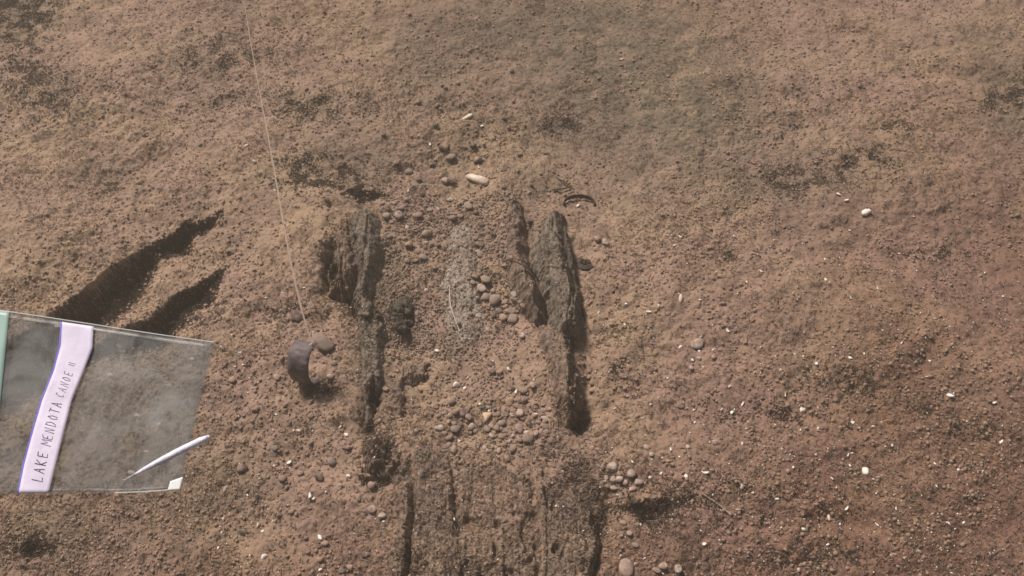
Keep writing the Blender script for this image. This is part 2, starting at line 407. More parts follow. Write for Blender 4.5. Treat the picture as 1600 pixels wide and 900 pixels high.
# starboard side: inner wall, outer gunwale, lower length
W('hull_side', [(776, 315), (800, 296), (819, 302), (822, 350), (826, 392), (838, 425), (850, 462), (850, 505), (838, 520), (808, 470), (786, 420), (778, 370), (772, 335)],
  [(296, .044), (400, .062), (470, .066), (520, .046)], .045, M_woods, canoe, 12, .010, .008, .013, silt=-.02, tilt=.75, pw=.8, pitd=.006)
W('gunwale', [(852, 318), (870, 306), (882, 322), (885, 372), (894, 410), (906, 446), (908, 490), (900, 516), (884, 524), (868, 518), (857, 490), (850, 452), (840, 424), (832, 395), (830, 360), (838, 340)],
  [(306, .046), (360, .070), (440, .082), (520, .078)], .040, M_wood, canoe, 13, .012, .016, .014, silt=-.02, pw=.6, pitd=.008, ang=-.12, tilt=.45)
W('rotten_edge', [(880, 330), (890, 345), (900, 400), (904, 440), (914, 470), (912, 500), (900, 470), (890, 420), (882, 380)],
  [(330, .030), (500, .045)], .014, M_woodd, canoe, 14, .008, .010, .008, silt=-.10)
W('hull_side', [(832, 452), (850, 470), (872, 500), (896, 534), (903, 560), (906, 600), (903, 636), (892, 666), (878, 662), (868, 628), (856, 590), (846, 555)],
  [(452, .036), (500, .048), (516, .056), (580, .066), (620, .064), (668, .046)], .034, M_woods, canoe, 15, .011, .008, .015, silt=.0, tilt=.5, pw=.55, pitd=.010)

# ------------------------------------------------------------------ pebbles
def ico(sub):
    import bmesh
    bm = bmesh.new(); bmesh.ops.create_icosphere(bm, subdivisions=sub, radius=1)
    co = np.array([v.co[:] for v in bm.verts]); fc = np.array([[v.index for v in f.verts] for f in bm.faces]); bm.free()
    return co, fc
IC, IF = ico(3)
PEB = []
for k in range(14):
    co = IC.copy(); r = np.random.default_rng(200+k)
    d = np.ones(len(co))
    for q in range(5):
        v = r.normal(size=3); v /= np.linalg.norm(v)
        d += .11*np.sin((co@v)*r.uniform(1.5, 3.2)+r.uniform(0, 6))
    for q in range(4):                                  # a few worn flats
        v = r.normal(size=3); v /= np.linalg.norm(v); lim = r.uniform(.72, .9)
        t = (co*d[:, None])@v; d = np.where(t > lim, d*(lim/np.maximum(t, 1e-6))**.8, d)
    PEB.append(raw_mesh('pebble', co*d[:, None], IF))
    PEB[-1].materials.append(M_pebble)
COLS = {'g': (.31, .255, .22, 1), 'l': (.60, .51, .45, 1), 'd': (.105, .082, .074, 1), 'p': (.52, .40, .35, 1),
        't': (.50, .36, .23, 1), 'w': (.74, .65, .56, 1), 'b': (.33, .255, .21, 1), 'v': (.13, .09, .10, 1)}
CN = {'g': 'grey brown', 'l': 'pale grey', 'd': 'dark', 'p': 'pinkish', 't': 'tan', 'w': 'whitish', 'b': 'silt brown', 'v': 'dark purplish'}
def pebble(px, py, rx, ry, c, group, label, cat='pebble', name='pebble', ang=None, flat=None, sink=.12):
    x, y, z = on_bed(px, py)
    dist = y*CP+(CAM_H-z)*SP
    s = dist/F*1.0
    o = bpy.data.objects.new(name, random.choice(PEB)); col.objects.link(o)
    fz = flat or random.uniform(.55, .8)
    zr = min(rx, ry)*s*fz
    o.scale = (rx*s, ry*s*1.12, zr); o.location = (x, y, z+zr*(1-2*sink))
    o.rotation_euler = (random.uniform(-.2, .2), random.uniform(-.2, .2), math.radians(ang) if ang is not None else random.uniform(-.5, .5))
    cc = COLS[c]; j = random.uniform(.88, 1.12); o.color = (cc[0]*j, cc[1]*j, cc[2]*j, 1)
    return tag(o, label, cat, group)
def cluster(data, where, group):
    for d in data:
        pebble(*d[:5], group, '%s rounded pebble %s' % (CN[d[4]], where), ang=d[5] if len(d) > 5 else None)

cluster([(704,628,8,6,'b'),(727,643,6,9,'v',-35),(732,652,5,5.5,'l'),(703,650,3.8,4,'l'),(713,645,5,5,'d'),(688,670,7,5.5,'l'),(709,662,4.2,4,'b'),(712,672,7,6.5,'g'),
 (737,668,5.5,5.5,'l'),(743,675,4,4,'b'),(769,681,4.6,4.6,'l'),(767,666,4.5,4,'p'),(762,671,6,5,'g'),(778,648,4.5,4,'g'),(784,650,2.4,4.5,'l',-30),
 (818,626,7.5,5,'v',20),(818,612,7,5,'b'),(833,604,4.6,4.6,'l'),(799,608,6.5,4.5,'d'),(783,623,3.5,3,'b'),(812,646,6.5,6,'p'),(817,653,4.5,4,'g'),
 (811,670,7,7,'p'),(826,662,4.5,6,'d'),(822,677,5.6,3.6,'w',30),(825,687,9.5,6.5,'b',20),(802,702,6.6,7,'g'),(787,695,4.5,4,'d'),(795,690,3,2.6,'w'),(780,705,4,5,'l'),
 (783,683,5,4,'b'),(777,670,5.5,5,'g'),(783,663,6.5,5,'b'),(791,673,6,3,'g',-20),(852,654,7.5,3,'l',-5),(853,667,6.5,4.2,'b'),(853,675,4.8,3,'l',10),(849,642,6,3.6,'b'),
 (848,633,5,2.6,'b'),(709,703,4.6,7.5,'p'),(726,699,4.4,4,'b'),(701,695,4.4,4,'b'),(703,685,6,4.5,'b'),(838,677,4,4.5,'l',-30),(797,707,3,3,'g'),(812,688,5,4.5,'b'),
 (801,681,2.6,2.6,'l'),(735,676,3,3,'b'),(721,664,3.5,3,'d'),(750,660,3.4,3,'b'),(772,640,4,3,'d'),(791,640,4,3,'b'),(806,634,5,3.6,'d'),(836,650,4.5,3.6,'b'),(842,661,3.6,3,'b'),(695,678,4.5,3.5,'b')],
 'in the wide pebble patch above the stern boards', 'pebbles in the patch above the stern boards')
cluster([(768,580,6.4,4.4,'g'),(780,582,5,3.8,'b'),(767,570,6.5,4.5,'d'),(771,575,3,3,'b')], 'in the tight little stack at mid canoe floor', 'pebbles in the small stack at mid floor')
cluster([(753,452,7.5,7,'l'),(760,438,8.5,6.5,'b'),(760,465,8.5,7.5,'g'),(774,472,8,10,'g'),(743,433,6,5,'d'),(740,443,4,4,'b'),(803,461,6,5,'l'),(805,469,6.6,5,'g'),(813,474,4,3.4,'g'),
 (818,480,4.6,3.4,'b'),(797,486,9,5,'g',-10),(785,497,7.5,6,'t'),(801,499,8.5,7,'g'),(788,473,4.8,4,'b'),(790,480,4.5,3.4,'b'),(808,488,3,3,'b'),(770,455,4,4,'b'),(779,486,5,4,'b'),(746,466,4,4,'b'),(790,462,4,4,'d')],
 'in the heap beside the pale worn floor timber', 'pebbles heaped beside the pale floor timber')
cluster([(815,525,5,4,'l'),(806,520,3.6,3,'d'),(717,506,3.4,3,'d'),(750,383,8,6,'d'),(743,373,5,4,'g'),(751,398,6,5,'b'),(743,333,5,4,'d'),(753,352,5,4,'d'),(770,367,5,4,'d'),
 (707,342,6,5,'g'),(733,323,8,5,'g'),(717,320,5,4,'b'),(787,292,4,3.5,'d'),(828,346,6,5,'d'),(845,362,5,4,'d'),(772,335,5,4,'b'),(668,367,9,7,'g',10),(639,384,6,5.5,'d'),(673,384,4.6,4,'d'),(686,384,4.6,4,'d'),
 (662,404,7.5,5.6,'g'),(649,408,4.8,4,'d'),(666,454,4.6,4.2,'w'),(636,356,4,4,'l'),(671,328,4.6,4,'b'),(653,338,8,5,'b'),(632,373,4,3.4,'b'),(698,470,4,3.5,'b'),(680,420,3.6,3,'b')],
 'scattered on the upper canoe floor between the two gunwales', 'pebbles scattered on the upper canoe floor')
cluster([(623,339,7,6.6,'l'),(604,339,6.4,5.6,'g'),(605,326,6,4,'d'),(616,318,4,3,'b'),(626,326,6,3,'g'),(634,312,5,4,'b'),(598,318,4,3.4,'b'),(645,322,4,3,'b'),(612,348,3.4,3,'b')],
 'beside the top end of the left gunwale', 'pebbles beside the left gunwale end')
cluster([(739,229,6,5,'d'),(746,251,8,5.5,'d'),(694,231,8,7,'d'),(704,248,9,7,'g'),(706,283,8,6,'d'),(639,270,6.5,5,'d'),(655,281,5,4,'d'),(662,290,6,4,'g'),(659,305,5.5,4,'d'),(696,284,7,5,'p'),
 (681,196,4,4,'d'),(654,160,5,4,'d'),(684,165,4,5,'d'),(600,212,4,3,'d'),(787,186,4,4,'d'),(795,200,3,3,'d'),(770,152,3,3,'d'),(800,112,3,3,'d'),(696,138,3.6,3,'d'),(716,131,3,3,'d'),(813,242,4,3,'d'),(786,266,4,3,'d'),
 (810,267,3.4,3,'d'),(730,270,3,3,'b'),(830,290,3.4,3,'d'),(620,255,5,4,'d'),(675,258,5,3,'d'),(852,240,4,3,'d')],
 'on the silt above the open top of the canoe', 'pebbles on the silt above the canoe')
cluster([(957,731,7.5,8,'l'),(986,741,7,6,'l'),(968,751,5.4,5.4,'w'),(958,749,5.6,3.6,'l'),(977,755,4.6,4,'l',35),(947,747,4,4.6,'l'),(941,731,4,4.6,'b'),(957,763,7.5,4,'l',-15),(989,764,8,3.4,'l',15),(998,754,8,5,'p'),(949,760,4,3,'b'),(967,741,4,4,'b')],
 'in the pale cluster at the right edge of the stern', 'pale pebbles at the right edge of the stern')
cluster([(974,818,5,4,'l'),(983,834,5,4.6,'l'),(971,837,4,3.4,'l'),(1017,711,4,4,'l'),(1010,700,4,4,'p'),(1044,721,4,3,'p'),(1074,699,4,3.6,'l'),(1092,561,3.6,3.4,'l'),(1114,559,4,4,'p'),(1080,576,3.6,3.4,'p'),
 (1063,634,6,5,'b'),(1117,692,5,3.4,'l',-30),(994,853,5,4,'b'),(900,588,0.1+4,3,'b'),(932,375,6.4,5.6,'p'),(946,380,6,5.6,'l'),(930,390,3.4,3,'l'),(926,610,7,4,'g',15),(918,590,6,4,'b'),(925,600,4,3,'b'),(899,575,4,3,'b'),(1036,885,7,5,'l'),(1027,893,6,4,'b')],
 'lying right of the canoe', 'pebbles right of the canoe')
cluster([(581,796,7,5.6,'l',-15),(597,806,7,4,'l',5),(581,760,5.4,6.4,'p'),(530,761,5.4,5,'p'),(519,723,6.4,5.6,'g'),(379,733,8.5,6,'d'),(442,749,6,6,'b'),(498,746,8,5,'d',-30),(572,867,7,4,'v',15),
 (547,887,5,4.6,'p'),(534,892,6,4.4,'b'),(508,849,6,4,'b'),(352,764,3,5,'l'),(363,595,6,6,'t'),(430,700,5,4,'b'),(470,740,5,4,'b'),(455,800,5,3.6,'d'),(437,805,5,3.6,'d'),(380,832,7,5,'d'),(500,875,5,4,'b'),
 (478,840,4,3.4,'b'),(560,780,3.6,3,'b'),(440,560,4,5,'b'),(434,590,4,5,'p'),(522,568,5,4.6,'b'),(515,590,6,4.6,'p'),(486,650,5,4,'b'),(545,700,5,4.4,'b'),(400,640,6,3.6,'d'),(570,492,9,4.4,'d',0),(590,585,6,5,'d'),(603,608,5,3.4,'g')],
 'on the silt left of the canoe', 'pebbles left of the canoe')
pebble(508, 541, 17, 11, 'g', None, 'grey oval stone leaning against the dark metal ring weight', 'stone', 'stone', ang=-32, flat=.7, sink=.1)
pebble(465, 496, 13, 10, 'd', None, 'dark rounded stone on the silt just above the ring weight', 'stone', 'stone', sink=.35)
pebble(1090, 538, 9.5, 8, 'l', None, 'large lone pale pebble out on the silt right of the canoe', 'pebble', flat=.45, sink=.3)
pebble(796, 629, 7.5, 6.5, 't', None, 'cream coloured round pebble at the top of the wide pebble patch', 'pebble')
pebble(980, 888, 13, 13, 'p', None, 'largest pale stone at the bottom edge right of the stern', 'stone', 'stone', sink=.35)
pebble(1059, 889, 7, 6, 'w', None, 'whitish stone at the bottom edge right of the large pale stone', 'stone', 'stone')

for k in range(44):
    px, py = random.uniform(600, 800), random.uniform(310, 520)
    pebble(px, py, random.uniform(2.6, 5), random.uniform(2.2, 4), random.choice('ggbbdlp'), 'small pebbles strewn between the gunwales', 'small half buried pebble strewn between the two gunwales', sink=.25)
for k in range(26):
    px, py = random.uniform(675, 860), random.uniform(600, 705)
    pebble(px, py, random.uniform(2.6, 5), random.uniform(2.2, 4), random.choice('ggbbdlp'), 'small pebbles filling the wide patch', 'small half buried pebble between the larger ones of the wide patch', sink=.2)

# triangular chip
def chip(px, py, pts, th, mat, name, label, cat, group=None, ang=0, dome=.3):
    """a small thin solid with the given outline in millimetres, domed"""
    x, y, z = on_bed(px, py)
    n = len(pts); c, s = math.cos(ang), math.sin(ang)
    ring = [((a*c-b*s)/1000, (a*s+b*c)/1000) for a, b in pts]
    mx = sum(a for a, _ in ring)/n; my = sum(b for _, b in ring)/n
    V = []; Fs = []
    for k, (sc, zz) in enumerate(((1, -.5), (1.0, .2), (.82, .6), (.45, .6+dome*.7))):
        for i, (a, b) in enumerate(ring): V.append((mx+(a-mx)*sc, my+(b-my)*sc, th*zz))
    V.append((mx, my, th*(.6+dome)))
    for k in range(3):
        for i in range(n): j = (i+1) % n; Fs.append((k*n+i, k*n+j, (k+1)*n+j, (k+1)*n+i))
    for i in range(n): Fs.append((3*n+i, 3*n+(i+1) % n, 4*n))
    Fs.append(tuple(range(n))[::-1])
    me = bpy.data.meshes.new(name); me.from_pydata(V, [], Fs); me.update()
    for p in me.polygons: p.use_smooth = True
    o = link(name, me, mat, loc=(x, y, z+th*.55)); o.rotation_euler = (random.uniform(-.15, .15), random.uniform(-.15, .15), 0)
    return tag(o, label, cat, group)
chip(761, 652, [(-13, 11), (-4, 13), (11, 11), (14, 7), (5, -7), (-1, -16), (-5, -15), (-9, -2)], .008, make_simple('tan_chip', (.62, .45, .30), (.50, .36, .25), 80), 'stone_chip',
     'tan triangular stone chip in the middle of the wide pebble patch', 'stone chip')
chip(746, 281, [(-36, 16), (-30, 22), (-18, 22), (-2, 16), (16, 9), (28, 4), (35, -6), (32, -22), (24, -25), (8, -19), (-8, -10), (-24, 0), (-34, 8)], .008, M_shellobj, 'mussel_shell',
     'long pinkish white mussel shell lying above the canoe opening', 'shell', dome=.6)
chip(730, 184, [(-17, -9), (-6, 2), (6, 14), (16, 14), (18, 4), (8, -4), (-6, -12)], .006, M_shellobj, 'mussel_shell', 'dull cream shell half covered by silt above the long shell', 'shell')
chip(1353, 333, [(-15, -9), (-14, 2), (-3, 10), (10, 11), (17, 4), (9, -4), (-4, -12)], .007, M_shell, 'mussel_shell', 'largest white shell on the silt at the far right of the picture', 'shell')
chip(713, 603, [(-9, -5), (-8, 5), (-1, 10), (7, 6), (9, -4), (0, -6)], .008, M_shell, 'snail_shell', 'bright white rounded shell in the middle of the canoe floor', 'shell', dome=.9)

# ------------------------------------------------------------------ white shell bits
def frag_mesh(k):
    r = np.random.default_rng(400+k); co, fc = IC2.copy(), IF2
    e = r.uniform(.35, .9); co = co*np.array([1, e, r.uniform(.25, .6)])
    co = co*(1+.22*np.sin(co@r.normal(size=3)*3+r.uniform(0, 6)))[:, None]
    if k % 3 == 0: co[:, 2] += .5*co[:, 0]**2           # a curled flake
    me = raw_mesh('shell_fragment', co, fc); me.materials.append(M_shell if k % 4 else M_shellobj); return me
IC2, IF2 = ico(2)
FR = [frag_mesh(k) for k in range(12)]
def frag(px, py, r, label, group, ang=None, ar=None):
    x, y, z = on_bed(px, py); s = (y*CP+(CAM_H-z)*SP)/F
    o = bpy.data.objects.new('shell_fragment', random.choice(FR)); col.objects.link(o)
    a = ar or random.uniform(.7, 1.3)
    o.scale = (r*s*a**.5*1.15, r*s/a**.5*1.15, r*s); o.location = (x, y, z+r*s*.35)
    o.rotation_euler = (random.uniform(-.5, .5), random.uniform(-.5, .5), math.radians(ang) if ang is not None else random.uniform(0, 6.28))
    return tag(o, label, 'shell', group)
special = [(753,197,3,'above'),(672,227,3,'above'),(638,299,3.2,'above'),(748,262,3,'above'),(703,510,2,'floor'),(683,548,4,'floor'),(726,607,2.6,'floor'),(750,632,3.2,'floor'),(765,641,3.4,'floor'),(834,594,3.2,'floor'),
 (837,648,3.2,'floor'),(745,690,2.4,'floor'),(718,690,3,'floor'),(770,565,2.6,'floor'),(795,577,3,'floor'),(711,616,2,'floor'),(806,613,3.6,'floor'),(793,628,4,'floor'),(709,811,3,'stern'),(826,783,3,'stern'),(880,792,2,'stern'),(869,791,2,'stern'),
 (903,322,3.6,'right'),(1063,467,6,'right'),(1013,488,3.4,'right'),(1029,478,2.6,'right'),(978,475,2,'right'),(1253,641,4.4,'right'),(1143,645,3.4,'right'),(1160,632,3,'right'),(1278,670,2.6,'right'),(1351,736,6.5,'right'),(1325,712,3,'right'),
 (1294,809,4.6,'right'),(1255,827,3,'right'),(1323,795,4,'right'),(1159,761,4.4,'right'),(1102,740,5,'right'),(1072,744,3.4,'right'),(1101,850,3.2,'right'),(1000,821,3,'right'),(1484,619,5,'right'),(1332,661,3,'right'),(1564,691,3.4,'right'),
 (1553,630,3,'right'),(1370,820,3,'right'),(1113,775,3,'right'),(1213,780,3,'right'),(1220,579,3,'right'),(1010,682,3,'right'),(1114,547,3,'right'),(1063,543,3,'right'),(1248,891,4,'right'),(1300,748,3,'right'),(1535,737,2.4,'right'),
 (1310,305,3.6,'right'),(1322,314,3,'right'),(1137,518,3,'right'),(1328,560,3,'right'),(1460,725,2.6,'right'),(1434,860,2.6,'right'),(1400,795,2.6,'right'),(972,93,2.4,'above'),
 (485,775,5,'left'),(490,780,3,'left'),(413,870,4.6,'left'),(500,840,4.4,'left'),(467,673,4,'left'),(459,673,3.4,'left'),(545,744,4,'left'),(452,722,4,'left'),(427,672,2.6,'left'),(403,820,3,'left'),(426,815,3,'left'),(410,830,3,'left'),
 (349,810,3,'left'),(407,747,3,'left'),(532,667,3,'left'),(541,679,3.4,'left'),(380,570,2,'left'),(431,648,2.4,'left'),(482,727,2.6,'left'),(398,253,3,'left'),(430,298,2.6,'left'),(386,228,3,'left'),(500,890,3,'left'),(600,815,3,'left'),(585,715,2.6,'left')]
WH = {'above': ('white shell fragment on the silt above the canoe', 'shell fragments above the canoe'),
      'floor': ('white shell fragment on the silted floor of the canoe', 'shell fragments on the canoe floor'),
      'stern': ('white shell fragment among the stern boards', 'shell fragments on the stern'),
      'right': ('white shell fragment on the silt right of the canoe', 'shell fragments right of the canoe'),
      'left': ('white shell fragment on the silt left of the canoe', 'shell fragments left of the canoe')}
for a in special: frag(a[0], a[1], a[2], *WH[a[3]])
for k in range(170):
    px, py = random.uniform(920, 1595), 330+570*random.random()**.7
    frag(px, py, random.uniform(1.3, 2.7), *WH['right'])
for k in range(30):
    px, py = random.uniform(340, 560), random.uniform(420, 895); frag(px, py, random.uniform(1.2, 2.4), *WH['left'])

# ------------------------------------------------------------------ stuff: grit, clods, fibres
def scatter_mesh(name, base, faces, pos, scl, mat, rot=True, seed=0, rough=.6):
    r = np.random.default_rng(seed); n = len(pos); V = len(base)
    q = r.normal(size=(n, 4)); q /= np.linalg.norm(q, axis=1)[:, None]
    w_, x, y, z = q.T
    R = np.stack([1-2*(y*y+z*z), 2*(x*y-z*w_), 2*(x*z+y*w_), 2*(x*y+z*w_), 1-2*(x*x+z*z), 2*(y*z-x*w_), 2*(x*z-y*w_), 2*(y*z+x*w_), 1-2*(x*x+y*y)], -1).reshape(n, 3, 3)
    jit = 1+.25*r.normal(size=(n, V, 1)).clip(-1.5, 1.5)*rough
    co = np.einsum('nij,nvj->nvi', R, base[None]*jit*scl[:, None, :])
    co = co+pos[:, None, :]
    f = (faces[None]+(np.arange(n)*V)[:, None, None]).reshape(-1, faces.shape[1])
    return link(name, raw_mesh(name, co.reshape(-1, 3), f), mat)
def rand_pts(n, seed, lo=-40, hi=1640, t=-40, b=960, power=1.0):
    r = np.random.default_rng(seed)
    px = r.uniform(lo, hi, n); py = t+(b-t)*r.random(n)**power
    a = (px-800)/F; bb = (450-py)/F; dz = -SP+bb*CP; tt = -CAM_H/dz
    x = a*tt; y = (CP+bb*SP)*tt
    return x, y, px, py
def on_wood(px, py, x, y):
    i = np.clip(((x-HX0)/HS).astype(int), 0, len(hx)-1); j = np.clip(((y-HY0)/HS).astype(int), 0, len(hy)-1)
    return (WOODM[j, i] > 0) & (px > 440) & (px < 1000) & (py > 250)
I1, F1 = ico(1)
_q = np.random.default_rng(91)
x, y, px, py = rand_pts(26000, 5)
den = fbm(x, y, 7, 3, 300); k = (den > .42) & ~(on_wood(px, py, x, y) & (_q.random(len(x)) < .85)); x, y = x[k], y[k]
s = (.0016+.0042*rng.random(len(x))**2.4)[:, None]*np.array([1, 1, .7])*(1+.4*rng.random((len(x), 3)))
tag(scatter_mesh('silt_clods', I1, F1, np.stack([x, y, surf(x, y)+s[:, 2]*.2], -1), s, M_silt, seed=1), kind='stuff')
# fine white grit
x, y, px, py = rand_pts(5200, 6, power=.7)
den = fbm(x, y, 5, 3, 310)+.20*(px > 900)*(py > 380)+.12*(py > 560)-.10*(py < 250); k = den > .52; x, y = x[k], y[k]
s = (.0011+.0020*rng.random(len(x))**2.5)[:, None]*np.array([1, .7, .5])
tag(scatter_mesh('shell_grit', I1, F1, np.stack([x, y, surf(x, y)+.0012], -1), s, M_shell, seed=2), kind='stuff')
# gravel grains a little darker than the silt
x, y, px, py = rand_pts(3000, 8)
x2, y2, _a, _b = rand_pts(2600, 9, 595, 810, 295, 560); x3, y3, _a, _b = rand_pts(500, 10, 670, 870, 580, 715)
x = np.concatenate([x, x2, x3]); y = np.concatenate([y, y2, y3]); qx, qy = to_px(x, y); k = ~(on_wood(qx, qy, x, y) & (_q.random(len(x)) < .9)); x, y = x[k], y[k]
s = (.002+.003*rng.random(len(x))**2)[:, None]*np.array([1, .8, .6])
M_grain = make_simple('gravel_grain', (.14, .105, .082), (.26, .20, .165), 12, .8, .001)
x4, y4, _a, _b = rand_pts(1500, 12, 600, 815, 300, 540); k = (fbm(x4, y4, 16, 2, 360) > .46) & (WOODM[np.clip(((y4-HY0)/HS).astype(int), 0, len(hy)-1), np.clip(((x4-HX0)/HS).astype(int), 0, len(hx)-1)] < 1); x4, y4 = x4[k], y4[k]
s4 = (.0028+.0032*rng.random(len(x4))**1.6)[:, None]*np.array([1, .85, .6])
I2b, F2b = ico(2); M_gravel = make_simple('silted_gravel', (.30, .225, .18), (.17, .125, .10), 4, .85, .001)
tag(scatter_mesh('fine_gravel', I2b/(1+0*I2b), F2b, np.stack([x4, y4, surf(x4, y4)+.0012], -1), s4, M_gravel, seed=5, rough=.15), kind='stuff')
tag(scatter_mesh('gravel_grains', I1, F1, np.stack([x, y, surf(x, y)+.0012], -1), s, M_grain, seed=3), kind='stuff')

def fibres(name, n, seed, mat, rad, lmin, lmax, region=None, K=7, lift=.004, xy=None):
    if xy is None: x, y, px, py = rand_pts(n, seed)
    else: x, y = xy
    if region is not None:
        k = region(px, py, x, y); x, y = x[k], y[k]
    r = np.random.default_rng(seed+1); n = len(x)
    L = r.uniform(lmin, lmax, n); th = r.uniform(0, 2*np.pi, n); curl = r.normal(0, 1.1, n)
    pts = np.zeros((n, K, 3)); cx, cy = x.copy(), y.copy()
    lf = lift*r.random(n)
    for i in range(K):
        pts[:, i, 0] = cx; pts[:, i, 1] = cy
        pts[:, i, 2] = surf(cx, cy)+rad*.3+lf*math.sin(math.pi*i/(K-1))
        cx = cx+np.cos(th)*L/(K-1); cy = cy+np.sin(th)*L/(K-1); th = th+curl/(K-1)+r.normal(0, .35, n)
    t = np.gradient(pts, axis=1); t /= np.linalg.norm(t, axis=2, keepdims=True)+1e-9
    up = np.array([0, 0, 1.0]); side = np.cross(t, up); side /= np.linalg.norm(side, axis=2, keepdims=True)+1e-9
    nrm = np.cross(side, t)
    taper = (np.sin(np.linspace(.25, math.pi-.25, K)))[None, :, None]*rad*r.uniform(.6, 1.3, n)[:, None, None]
    rings = [pts+taper*(side*math.cos(a)+nrm*math.sin(a)) for a in (math.pi/2, math.pi/2+2.094, math.pi/2+4.189)]
    co = np.stack(rings, 2).reshape(n, K*3, 3)
    f = []
    for i in range(K-1):
        for j in range(3): f.append((i*3+j, i*3+(j+1) % 3, (i+1)*3+(j+1) % 3, (i+1)*3+j))
    f = np.array(f); f = (f[None]+(np.arange(n)*K*3)[:, None, None]).reshape(-1, 4)
    return tag(link(name, raw_mesh(name, co.reshape(-1, 3), f), mat), kind='stuff')
inw = lambda px, py, x, y: ((px > 560) & (px < 950) & (py > 640)) | (np.random.default_rng(1).random(len(px)) < .30)
fibres('algae_threads', 26000, 21, M_fibre, .0010, .010, .034, inw, lift=.007)
fibres('plant_debris', 16000, 25, M_fibred, .0009, .004, .014, None, K=5)

fibres('algae_fuzz_pale', 60000, 31, M_fibre, .0006, .005, .014, on_wood, K=5, lift=.004)
fibres('algae_fuzz_dark', 70000, 35, M_fibred, .0007, .005, .012, on_wood, K=5, lift=.004)
def patchy(px, py, x, y):
    return ~on_wood(px, py, x, y) & (np.random.default_rng(3).random(len(x)) < sstep(.42, .66, fbm(x, y, 7, 4, 350, .6)))
fibres('silt_fuzz', 130000, 41, M_silt, .0008, .004, .013, patchy, K=4, lift=.005)
# near-black fibres added to deepen the hollows' shade; thin plant debris in loose patches
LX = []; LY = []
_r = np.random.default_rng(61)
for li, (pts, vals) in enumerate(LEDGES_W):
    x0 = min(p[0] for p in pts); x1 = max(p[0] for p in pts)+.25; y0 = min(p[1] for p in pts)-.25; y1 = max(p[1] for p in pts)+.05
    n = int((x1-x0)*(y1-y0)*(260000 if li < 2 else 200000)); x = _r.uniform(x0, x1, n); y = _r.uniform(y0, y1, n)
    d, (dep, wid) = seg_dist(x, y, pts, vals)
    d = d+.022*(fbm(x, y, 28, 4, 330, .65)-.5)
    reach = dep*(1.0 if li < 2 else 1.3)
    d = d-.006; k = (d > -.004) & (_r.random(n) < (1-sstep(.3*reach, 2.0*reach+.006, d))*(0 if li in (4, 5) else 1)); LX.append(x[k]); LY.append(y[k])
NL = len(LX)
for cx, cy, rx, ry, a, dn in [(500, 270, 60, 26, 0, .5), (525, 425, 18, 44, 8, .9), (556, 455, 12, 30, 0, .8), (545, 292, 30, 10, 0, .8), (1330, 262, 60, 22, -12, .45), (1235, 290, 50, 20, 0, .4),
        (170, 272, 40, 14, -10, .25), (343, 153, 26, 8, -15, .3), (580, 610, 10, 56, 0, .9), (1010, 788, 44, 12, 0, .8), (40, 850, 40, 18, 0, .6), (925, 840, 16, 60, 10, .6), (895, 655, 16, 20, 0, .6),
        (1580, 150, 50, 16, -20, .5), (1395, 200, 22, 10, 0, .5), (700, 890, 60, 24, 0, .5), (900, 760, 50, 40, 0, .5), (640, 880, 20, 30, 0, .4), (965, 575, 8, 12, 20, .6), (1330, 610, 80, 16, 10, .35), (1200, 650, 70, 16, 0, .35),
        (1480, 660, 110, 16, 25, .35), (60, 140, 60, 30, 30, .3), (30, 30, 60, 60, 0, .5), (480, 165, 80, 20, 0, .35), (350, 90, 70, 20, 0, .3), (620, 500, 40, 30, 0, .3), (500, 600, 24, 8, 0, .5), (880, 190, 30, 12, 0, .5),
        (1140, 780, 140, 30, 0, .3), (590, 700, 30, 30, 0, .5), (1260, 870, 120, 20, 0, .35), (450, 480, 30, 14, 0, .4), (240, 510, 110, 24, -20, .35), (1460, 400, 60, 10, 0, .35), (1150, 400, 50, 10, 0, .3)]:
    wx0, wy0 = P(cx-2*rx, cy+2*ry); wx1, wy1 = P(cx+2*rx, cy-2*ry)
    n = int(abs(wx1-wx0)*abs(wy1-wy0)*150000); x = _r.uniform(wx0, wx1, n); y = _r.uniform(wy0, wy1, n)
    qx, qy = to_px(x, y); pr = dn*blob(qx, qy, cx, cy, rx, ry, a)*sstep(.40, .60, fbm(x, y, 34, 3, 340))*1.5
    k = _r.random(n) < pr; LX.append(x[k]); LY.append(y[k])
M_hollow_shade = make_simple('hollow_shade', (.070, .050, .041), (.034, .025, .021), 30, .95, .0005, spec=.05)
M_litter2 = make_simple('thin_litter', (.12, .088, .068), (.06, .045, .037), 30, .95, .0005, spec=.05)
fibres('hollow_shade_fibres', 0, 63, M_hollow_shade, .0013, .004, .012, None, K=4, lift=.004, xy=(np.concatenate(LX[:NL]), np.concatenate(LY[:NL])))  # strands coloured to stand in for shade below the ledge lips
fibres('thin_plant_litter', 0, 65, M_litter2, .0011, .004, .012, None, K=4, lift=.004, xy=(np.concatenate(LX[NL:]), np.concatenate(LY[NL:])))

# ------------------------------------------------------------------ tube helper
def tube(name, pts, rad, mat, parent=None, sides=8, sub=6):
    cu = bpy.data.curves.new(name, 'CURVE'); cu.dimensions = '3D'; cu.bevel_depth = 1; cu.bevel_resolution = 2; cu.use_fill_caps = True
    sp = cu.splines.new('NURBS' if sub > 2 else 'POLY'); sp.points.add(len(pts)-1)
    if sub > 2: sp.order_u = 3; sp.use_endpoint_u = True; sp.resolution_u = sub
    for i, p in enumerate(pts):
        sp.points[i].co = (p[0], p[1], p[2], 1); sp.points[i].radius = rad[i] if isinstance(rad, (list, tuple)) else rad
    o = bpy.data.objects.new(name, cu); col.objects.link(o)
    dg = bpy.context.evaluated_depsgraph_get(); me = bpy.data.meshes.new_from_object(o.evaluated_get(dg))
    bpy.data.objects.remove(o); bpy.data.curves.remove(cu)
    me.name = name
    for p in me.polygons: p.use_smooth = True
    me.materials.clear()
    return link(name, me, mat, parent)

